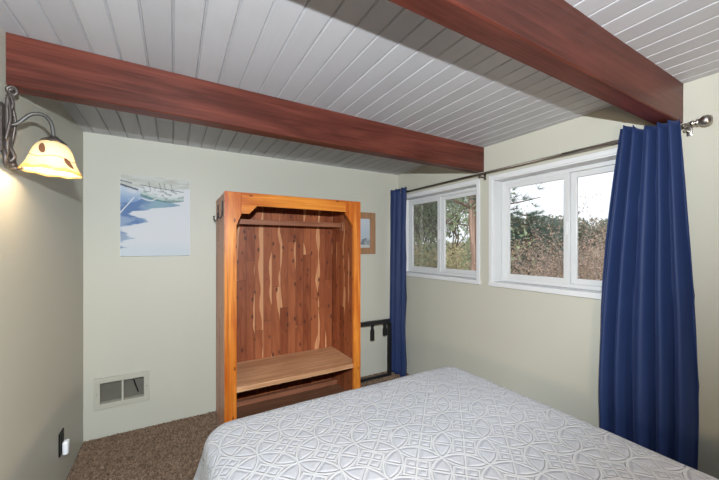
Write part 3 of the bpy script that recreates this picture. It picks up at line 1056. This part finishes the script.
for i, (r, z) in enumerate(prof):
    f = 1 - i / (len(prof) - 1)
    R_.append([bm.verts.new(tilt @ Vector((r * math.cos(2 * PI * k / n_), r * math.sin(2 * PI * k / n_), z + 0.0022 * f ** 3 * math.cos(8 * 2 * PI * k / n_)))) for k in range(n_)])
for i in range(len(prof) - 1):
    for k in range(n_):
        f = bm.faces.new((R_[i][k], R_[i][(k + 1) % n_], R_[i + 1][(k + 1) % n_], R_[i + 1][k]))
        for lp, (a, b) in zip(f.loops, ((k, i), (k + 1, i), (k + 1, i + 1), (k, i + 1))):
            lp[uvl].uv = (a / n_, b / (len(prof) - 1))
sh = obj('lamp_shade', bm, shade_mat(), lamp, True)
md = sh.modifiers.new('glass_thickness', 'SOLIDIFY'); md.thickness = 0.003; md.offset = 0
# bulb
n = NT('glowing_bulb')
em = n.node('ShaderNodeEmission'); em.inputs[0].default_value = (1, 0.78, 0.45, 1); em.inputs[1].default_value = 6
n.surface(em.outputs[0])
bm = B()
lathe(bm, [(0, -.112), (.014, -.108), (.023, -.096), (.026, -.082), (.022, -.064), (.015, -.046), (.012, -.030), (0, -.030)], tilt, 20)
bulb = obj('bulb', bm, n.mat, lamp, True)
bulb.visible_shadow = True

# ------------------------------------------------------------------ bed
bed = thing('bed', 'double bed under a pale blue-grey quilted coverlet, in front of the windows', 'bed', (0.94, 0.68, 0))
bx0, bx1, by0, by1, bz = 0.115, 1.772, -0.36, 1.720, 0.694
bm = B(); box(bm, bx0 + .06, bx1 - .06, by0 + .03, by1 - .06, 0.40, bz - .022, 0.06, 4)
obj('mattress', bm, M_trim, bed, True)
bm = B(); box(bm, bx0 + .07, bx1 - .07, by0 + .03, by1 - .07, 0.12, 0.398, 0.01)
obj('bed_base', bm, M_canvas, bed)
for xx in (bx0 + .14, bx1 - .14):
    for yy in (by0 + .12, by1 - .16):
        bm = B(); tube(bm, [(xx, yy, 0.0), (xx, yy, 0.119)], 0.025, 12)
        obj('leg', bm, M_black, bed)
bm = B()
uvl = bm.loops.layers.uv.new('UVMap')
Rp, rr_ = 0.14, 0.065
ix0, ix1, iy1 = bx0 + Rp, bx1 - Rp, by1 - Rp
drop = 0.46
ext = (Rp - rr_) + rr_ * PI / 2 + drop
def quilt_pt(p, q):
    dx = p - ix1 if p > ix1 else (p - ix0 if p < ix0 else 0)
    dy = q - iy1 if q > iy1 else 0
    d = math.hypot(dx, dy)
    cx, cy = p - dx, q - dy
    if d < 1e-9:
        h, z, ang = 0, bz, 0
        ux = uy = 0
    else:
        ux, uy = dx / d, dy / d
        fl = Rp - rr_
        if d <= fl:
            h, z = d, bz
        elif d <= fl + rr_ * PI / 2:
            a = (d - fl) / rr_
            h, z = fl + rr_ * math.sin(a), bz - rr_ * (1 - math.cos(a))
        else:
            e = d - fl - rr_ * PI / 2
            arc = math.atan2(uy, ux)
            along = (q if abs(ux) > abs(uy) else p)
            corner = min(1, 4 * abs(ux * uy))
            fold = (0.012 * math.sin(along * 19) + 0.03 * corner) * min(1, e / .3)
            h, z = fl + rr_ + 0.20 * e + fold, bz - rr_ - e * .985
    z += 0.005 * noise.noise(Vector((p * 3.2, q * 3.2, 2))) + 0.002 * noise.noise(Vector((p * 11, q * 11, 5)))
    # slight sag near the edges of the mattress
    ed = min(p - bx0, bx1 - p, by1 - q)
    z -= 0.004 * max(0, 1 - max(0, ed) / .30) ** 2
    return Vector((cx + ux * h, cy + uy * h, z))
stp = 0.02
P_ = [ix0 - ext + k * stp for k in range(int((ix1 - ix0 + 2 * ext) / stp) + 1)]
Q_ = [by0 + k * stp for k in range(int((iy1 + ext - by0) / stp) + 1)]
vg = {}
for i, p in enumerate(P_):
    for j, q in enumerate(Q_):
        # round the hem corners so the cloth stays one sheet
        dx = max(0, ix0 - p, p - ix1); dy = max(0, q - iy1)
        if math.hypot(dx, dy) <= ext + .001:
            vg[i, j] = bm.verts.new(quilt_pt(p, q))
for i in range(len(P_) - 1):
    for j in range(len(Q_) - 1):
        ks = ((i, j), (i + 1, j), (i + 1, j + 1), (i, j + 1))
        if all(k in vg for k in ks):
            f = bm.faces.new([vg[k] for k in ks])
            for lp, k in zip(f.loops, ks):
                lp[uvl].uv = (P_[k[0]] - .045, Q_[k[1]] + .06)
cv = obj('coverlet', bm, M_quilt, bed, True, recalc=False)
md = cv.modifiers.new('cloth_thickness', 'SOLIDIFY'); md.thickness = 0.008; md.offset = -1

# ------------------------------------------------------------------ outdoors
def soil():
    n = NT('dry_grass_ground')
    v = n.coord()
    f = n.noise(v, 3, 6, 0.7)
    n.bsdf(n.mix(n.ss(f, .35, .65), (0.16, 0.12, 0.08), (0.34, 0.28, 0.19)), 0.95, normal=n.bump(f, .6, .05), spec=.1)
    return n.mat
def ground_z(x, y):
    d = max(0, x - 3)
    return -0.55 + 0.065 * d + 0.12 * noise.noise(Vector((x * .5, y * .5, 0)))
bm = B()
gx, gy = 44, 50
V = [[None] * (gy + 1) for _ in range(gx + 1)]
for i in range(gx + 1):
    for j in range(gy + 1):
        x = XR + 0.25 + 46 * (i / gx) ** 1.5
        y = -12 + 62 * j / gy
        V[i][j] = bm.verts.new((x, y, ground_z(x, y)))
for i in range(gx):
    for j in range(gy):
        bm.faces.new((V[i][j], V[i + 1][j], V[i + 1][j + 1], V[i][j + 1]))
struct(obj('ground', bm, soil(), sm=True, origin=(0, 0, 0), recalc=False))

def leafmat(name, a, b, tr=0.3):
    n = NT(name)
    v = n.coord()
    f = n.noise(v, 7, 3)
    r = n.node('ShaderNodeNewGeometry').outputs['Random Per Island']
    c = n.mix(n.m('MULTIPLY', n.m('ADD', f, r), .5), a, b)
    d = n.node('ShaderNodeBsdfDiffuse'); n.set(d.inputs[0], c)
    t = n.node('ShaderNodeBsdfTranslucent'); n.set(t.inputs[0], c)
    mx = n.node('ShaderNodeMixShader'); mx.inputs[0].default_value = tr
    n.t.links.new(d.outputs[0], mx.inputs[1]); n.t.links.new(t.outputs[0], mx.inputs[2])
    n.surface(mx.outputs[0])
    return n.mat
M_bark = wood('grey_bark', (0.10, 0.075, 0.06), (0.26, 0.20, 0.165), 'z', 0.9, 0, 1, .1, 8)
M_pbark = wood('pine_bark', (0.12, 0.07, 0.05), (0.40, 0.28, 0.22), 'z', 0.9, 0, 1, .1, 6)
M_needle = leafmat('pine_needles', (0.10, 0.16, 0.13), (0.27, 0.35, 0.29), .4)
M_needle_far = leafmat('hazy_pine_needles', (0.13, 0.18, 0.16), (0.27, 0.32, 0.29))  # distance haze put into the needle colour
M_leafg = leafmat('green_leaves', (0.24, 0.33, 0.18), (0.55, 0.62, 0.42), .5)
M_leafy = leafmat('yellowing_leaves', (0.38, 0.34, 0.17), (0.60, 0.53, 0.33))
M_russet = leafmat('russet_leaves', (0.42, 0.30, 0.235), (0.64, 0.50, 0.41), .45)
M_twig = wood('twig_bark', (0.20, 0.16, 0.14), (0.40, 0.34, 0.30), 'z', 0.9, 0, 1, .1, 8)

def leaf(bm, p, size, rnd, asp=0.5):
    d = Vector((rnd.gauss(0, 1), rnd.gauss(0, 1), rnd.gauss(0, 1))).normalized()
    e = d.orthogonal().normalized()
    e = Matrix.Rotation(rnd.uniform(0, 2 * PI), 3, d) @ e
    f = d.cross(e) * 0.15
    a = bm.verts.new(p); b = bm.verts.new(p + d * size * .5 + e * size * asp * .5 + f * size); c = bm.verts.new(p + d * size); g = bm.verts.new(p + d * size * .5 - e * size * asp * .5 + f * size)
    bm.faces.new((a, b, c, g))

def limb(bm, p, d, L, r, depth, rnd, tips, spread=0.6, n=5):
    pts = [p.copy()]
    rs = [r]
    q = p.copy()
    dd = d.copy()
    for k in range(4):
        dd = (dd + Vector((rnd.gauss(0, .16), rnd.gauss(0, .16), rnd.gauss(0, .12)))).normalized()
        q = q + dd * L / 4
        pts.append(q.copy())
        rs.append(r * (1 - .16 * (k + 1)))
        if depth > 0 and k >= 1:
            for _ in range(1 if k < 3 else 2):
                nd = (dd + Vector((rnd.gauss(0, spread), rnd.gauss(0, spread), rnd.gauss(0.1, spread * .7)))).normalized()
                limb(bm, q, nd, L * rnd.uniform(.5, .75), r * .5, depth - 1, rnd, tips, spread, n)
        if depth <= 1:
            tips.append((q.copy(), dd.copy()))
    tube(bm, pts, rs, n, caps=False)

def dir_px(px):
    u = (px - 359.5) / 322
    return Vector((.5 + .866 * u, .866 - .5 * u, 0))

def shrub(px, z, h, spread, seed, label, cat, m_leaf, m_twig, leafsz, nper, stems=7, group=None, name='shrub'):
    rnd = random.Random(seed)
    P = dir_px(px) * z
    base = Vector((P.x, P.y, ground_z(P.x, P.y) - .03))
    t = thing(name, label, cat, base, group)
    bt = B(); bl = B(); tips = []
    for k in range(stems):
        a = 2 * PI * k / stems + rnd.uniform(-.4, .4)
        st = base + Vector((math.cos(a) * .12, math.sin(a) * .12, 0))
        d = Vector((math.cos(a) * spread, math.sin(a) * spread, 1)).normalized()
        limb(bt, st, d, h * rnd.uniform(.5, .66), 0.018 * h / 2, 2, rnd, tips, .55, 4)
    for p, d in tips:
        for _ in range(nper):
            leaf(bl, p + Vector((rnd.gauss(0, .07), rnd.gauss(0, .07), rnd.gauss(0, .07))), leafsz * rnd.uniform(.6, 1.3), rnd)
    obj('stems', bt, m_twig, t, recalc=False)
    obj('foliage', bl, m_leaf, t, recalc=False)
    return t

def needle_tuft(bm, p, d, L, rnd, k=9, w=0.012):
    for _ in range(k):
        dd = (d * .8 + Vector((rnd.gauss(0, .6), rnd.gauss(0, .6), rnd.gauss(.1, .6)))).normalized()
        s = dd.orthogonal().normalized() * w
        e = p + dd * L * rnd.uniform(.7, 1.2)
        bm.faces.new([bm.verts.new(x) for x in (p - s, p + s, e)])

def pine(px, z, h, crown0, rad, seed, label, m_needle, tuft=0.16, dens=1.0, tr=0.10, conic=True, group=None, kw=0.007):
    rnd = random.Random(seed)
    P = dir_px(px) * z
    base = Vector((P.x, P.y, ground_z(P.x, P.y) - .03))
    t = thing('pine_tree', label, 'tree', base, group)
    bt = B(); bl = B()
    pts = [base + Vector((.03 * math.sin(k * 1.3 + seed), .03 * math.cos(k * 1.7 + seed), h * k / 10)) for k in range(11)]
    tube(bt, pts, [tr * (1 - .085 * k) for k in range(11)], 10)
    zz = crown0
    while zz < h - .1:
        f = (zz - crown0) / max(.1, h - crown0)
        L = rad * ((1 - f) ** .8 if conic else math.sqrt(max(0.06, 1 - (2 * f - .8) ** 2 / 1.6)))
        nb = 5
        a0 = rnd.uniform(0, 2 * PI)
        for k in range(nb):
            a = a0 + 2 * PI * k / nb + rnd.uniform(-.3, .3)
            d = Vector((math.cos(a), math.sin(a), rnd.uniform(-.05, .35)))
            p0 = base + Vector((0, 0, zz))
            LL = L * rnd.uniform(.7, 1.1)
            bp = [p0 + d * LL * s + Vector((0, 0, .10 * LL * s * s)) for s in (0, .35, .7, 1)]
            tube(bt, bp, [tr * .22, tr * .16, tr * .10, tr * .05], 5, caps=False)
            m_ = max(3, int(LL / .10 * dens))
            for q in range(m_):
                s = .25 + .75 * (q + rnd.random()) / m_
                p = p0 + d * LL * s + Vector((0, 0, .10 * LL * s * s)) + Vector((rnd.gauss(0, .10), rnd.gauss(0, .10), rnd.gauss(0, .06))) * LL * .9
                needle_tuft(bl, p, (d + Vector((0, 0, .5))).normalized(), tuft, rnd, 16, kw)
        zz += rnd.uniform(.20, .34) / max(.6, dens ** .5) * max(.8, rad * .6)
    obj('trunk', bt, M_pbark, t, recalc=False, sm=True)
    obj('foliage', bl, m_needle, t, recalc=False)
    return t

def broadleaf(px, z, h, crown0, rad, seed, label, m_leaf, leafsz, count, group=None):
    rnd = random.Random(seed)
    P = dir_px(px) * z
    base = Vector((P.x, P.y, ground_z(P.x, P.y) - .03))
    t = thing('leafy_tree', label, 'tree', base, group)
    bt = B(); bl = B(); tips = []
    top = base + Vector((0, 0, crown0))
    tube(bt, [base, base + Vector((.03, .02, crown0 * .5)), top], [.10, .08, .06], 8, caps=False)
    for k in range(8):
        a = 2 * PI * k / 8 + rnd.uniform(-.3, .3)
        limb(bt, top, Vector((math.cos(a) * rad * .5, math.sin(a) * rad * .5, (h - crown0) * rnd.uniform(.2, .8))).normalized(), max(rad, h - crown0) * .62, .04, 2, rnd, tips, .5, 4)
    for _ in range(count):
        p, d = rnd.choice(tips)
        leaf(bl, p + Vector((rnd.gauss(0, .14), rnd.gauss(0, .14), rnd.gauss(0, .14))), leafsz * rnd.uniform(.6, 1.3), rnd, .6)
    obj('trunk', bt, M_bark, t, recalc=False)
    obj('foliage', bl, m_leaf, t, recalc=False)
    return t

# seen through the first window (far pane pair)
pine(474, 6.2, 6.0, 2.75, 1.5, 11, 'tall pine with a thick pinkish trunk, close outside the farther window', M_needle, .17, 1.0, .115, False)
broadleaf(419, 8.6, 4.0, 1.0, 1.1, 21, 'green tree filling the screened pane of the farther window', M_leafg, .085, 4300)
broadleaf(447, 9.8, 3.9, 0.8, 1.1, 22, 'green tree standing behind the thick pine trunk', M_leafg, .085, 4300)
shrub(458, 6.9, 1.95, .55, 31, 'yellowing bush at the foot of the thick pine trunk', 'bush', M_leafy, M_twig, .06, 9)
shrub(437, 8.0, 2.0, .6, 32, 'low green bush between the two leafy trees outside the farther window', 'bush', M_leafg, M_twig, .07, 8)
# seen through the second window
pine(503, 8.4, 3.75, 0.9, .75, 12, 'taller of the two grey-green pines at the left edge of the nearer window', M_needle, .13, 2.2, .07, True)
pine(527, 9.4, 2.70, 0.8, .95, 15, 'shorter round-topped grey-green pine in the left pane of the nearer window', M_needle, .13, 2.4, .07, False)
pine(552, 15.0, 2.7, 0.6, 1.15, 13, 'distant hazy pine seen in the middle of the nearer window', M_needle_far, .22, 1.2, .08, True, kw=.013)
pine(606, 20.0, 2.6, 0.6, 1.3, 14, 'distant hazy pine beside the wide blue curtain', M_needle_far, .25, 1.1, .08, True, kw=.015)
for px, z, h, sd, lab in ((522, 6.4, 1.95, 41, 'russet bush under the grey-green pines'),
                          (552, 7.6, 2.2, 42, 'russet bush in the middle of the nearer window'),
                          (591, 6.2, 2.25, 43, 'tallest russet bush, beside the wide blue curtain'),
                          (622, 6.8, 2.1, 44, 'russet bush half hidden by the wide blue curtain')):
    shrub(px, z, h, .75, sd, lab, 'bush', M_russet, M_twig, .042, 4, 12)
for px, z, h, sd, lab in ((400, 15, 4.4, 51, 'distant tree behind the narrow curtain'), 
                          (535, 18, 2.4, 53, 'distant grey-green tree above the russet bushes'), (575, 17, 2.3, 54, 'distant grey-green tree near the window divider')):
    broadleaf(px, z, h, .8, 1.9, sd, lab, leafmat('hazy_leaves', (0.16, 0.175, 0.13), (0.33, 0.33, 0.27)), .22, 2600)  # greyed leaf colour stands in for distance haze

# ------------------------------------------------------------------ light
w = bpy.data.worlds.new('overcast')
sc.world = w
w.use_nodes = True
t = w.node_tree
t.nodes.clear()
o_ = t.nodes.new('ShaderNodeOutputWorld')
bg = t.nodes.new('ShaderNodeBackground')
tc = t.nodes.new('ShaderNodeTexCoord')
sp_ = t.nodes.new('ShaderNodeSeparateXYZ')
rp = t.nodes.new('ShaderNodeValToRGB')
t.links.new(tc.outputs['Generated'], sp_.inputs[0])
t.links.new(sp_.outputs[2], rp.inputs[0])
rp.color_ramp.elements[0].position = 0.0
rp.color_ramp.elements[0].color = (0.86, 0.89, 0.93, 1)
rp.color_ramp.elements[1].position = 0.35
rp.color_ramp.elements[1].color = (0.90, 0.93, 0.98, 1)
t.links.new(rp.outputs[0], bg.inputs[0])
bg.inputs[1].default_value = 1.3
t.links.new(bg.outputs[0], o_.inputs[0])

def light(name, typ, loc, power, color, size=0.1, rot=None, linear=False):
    l = bpy.data.lights.new(name, typ)
    l.energy = power
    l.color = color
    if typ in ('POINT', 'SPOT'):
        l.shadow_soft_size = size
    if typ == 'AREA':
        l.shape = 'DISK'
        l.size = size
    o = bpy.data.objects.new(name, l)
    COL.objects.link(o)
    o.location = loc
    if rot:
        o.rotation_euler = rot
    if linear:
        l.use_nodes = True
        nt = l.node_tree
        e = nt.nodes['Emission']
        f = nt.nodes.new('ShaderNodeLightFalloff')
        f.inputs['Strength'].default_value = 1.0
        nt.links.new(f.outputs['Linear'], e.inputs['Strength'])
    return o
fl_ = light('camera_flash', 'SPOT', (0.0, -0.03, CAM + .285), 130, (0.87, 0.94, 1.0), 0.008, (math.radians(90 + 17), 0, -math.radians(8)), linear=True)
fl_.data.spot_size = math.radians(168); fl_.data.spot_blend = 0.4
def aim(p, q):
    return (Vector(q) - Vector(p)).to_track_quat('-Z', 'Y').to_euler()
for p_, q_, e_, c_ in (((-0.35, -0.75, 1.15), (2.2, 1.0, 0.55), 80, 88), ((2.1, -0.75, 1.05), (-0.6, 1.45, 0.90), 150, 40)):  # unseen warm fill spots added for the lower walls and bed
    l_ = light('added_fill_spot', 'SPOT', p_, e_, (1.0, 0.78, 0.52), 0.12, aim(p_, q_))
    l_.data.spot_size = math.radians(c_)
    l_.data.spot_blend = 0.6
l_ = light('added_fill_spot', 'SPOT', (1.60, -0.40, 1.10), 30, (1.0, 0.86, 0.70), 0.03, aim((1.60, -0.40, 1.10), (1.78, 0.30, 2.44)))  # unseen uplight added to brighten the ceiling before the near beam
l_.data.spot_size = math.radians(74)
l_.data.spot_blend = 0.8
l_ = light('added_fill_spot', 'SPOT', (1.60, -0.42, 1.30), 34, (1.0, 0.92, 0.84), 0.10, aim((1.60, -0.42, 1.30), (1.55, 0.55, 0.69)))  # unseen downlight added to brighten the near part of the bed
l_.data.spot_size = math.radians(84)
l_.data.spot_blend = 0.9
sun_ = light('added_soft_sun', 'SUN', (0, 0, 8), 2.6, (1.0, 0.97, 0.92), rot=aim((0, 0, 0), (1.0, 0.25, -0.75)))  # soft sun added behind the house to brighten the trees
sun_.data.angle = math.radians(35)
light('bulb_light', 'POINT', tuple(tilt @ Vector((0, 0, -.122))), 5.0, (1.0, 0.80, 0.54), 0.012)

# ------------------------------------------------------------------ camera
cam = bpy.data.cameras.new('camera')
co = bpy.data.objects.new('camera', cam)
COL.objects.link(co)
cam.sensor_fit = 'HORIZONTAL'
cam.sensor_width = 36
cam.lens = 36 * 322 / 719
cam.shift_y = 7 / 719
cam.clip_start = 0.02
co.location = (0, 0, CAM)
co.rotation_euler = (PI / 2, 0, -math.radians(30))
sc.camera = co
sc.cycles.diffuse_bounces = 2
sc.view_settings.view_transform = 'Standard'
sc.view_settings.look = 'None'
sc.view_settings.exposure = 0
sc.view_settings.gamma = 1
sc.view_settings.use_curve_mapping = False
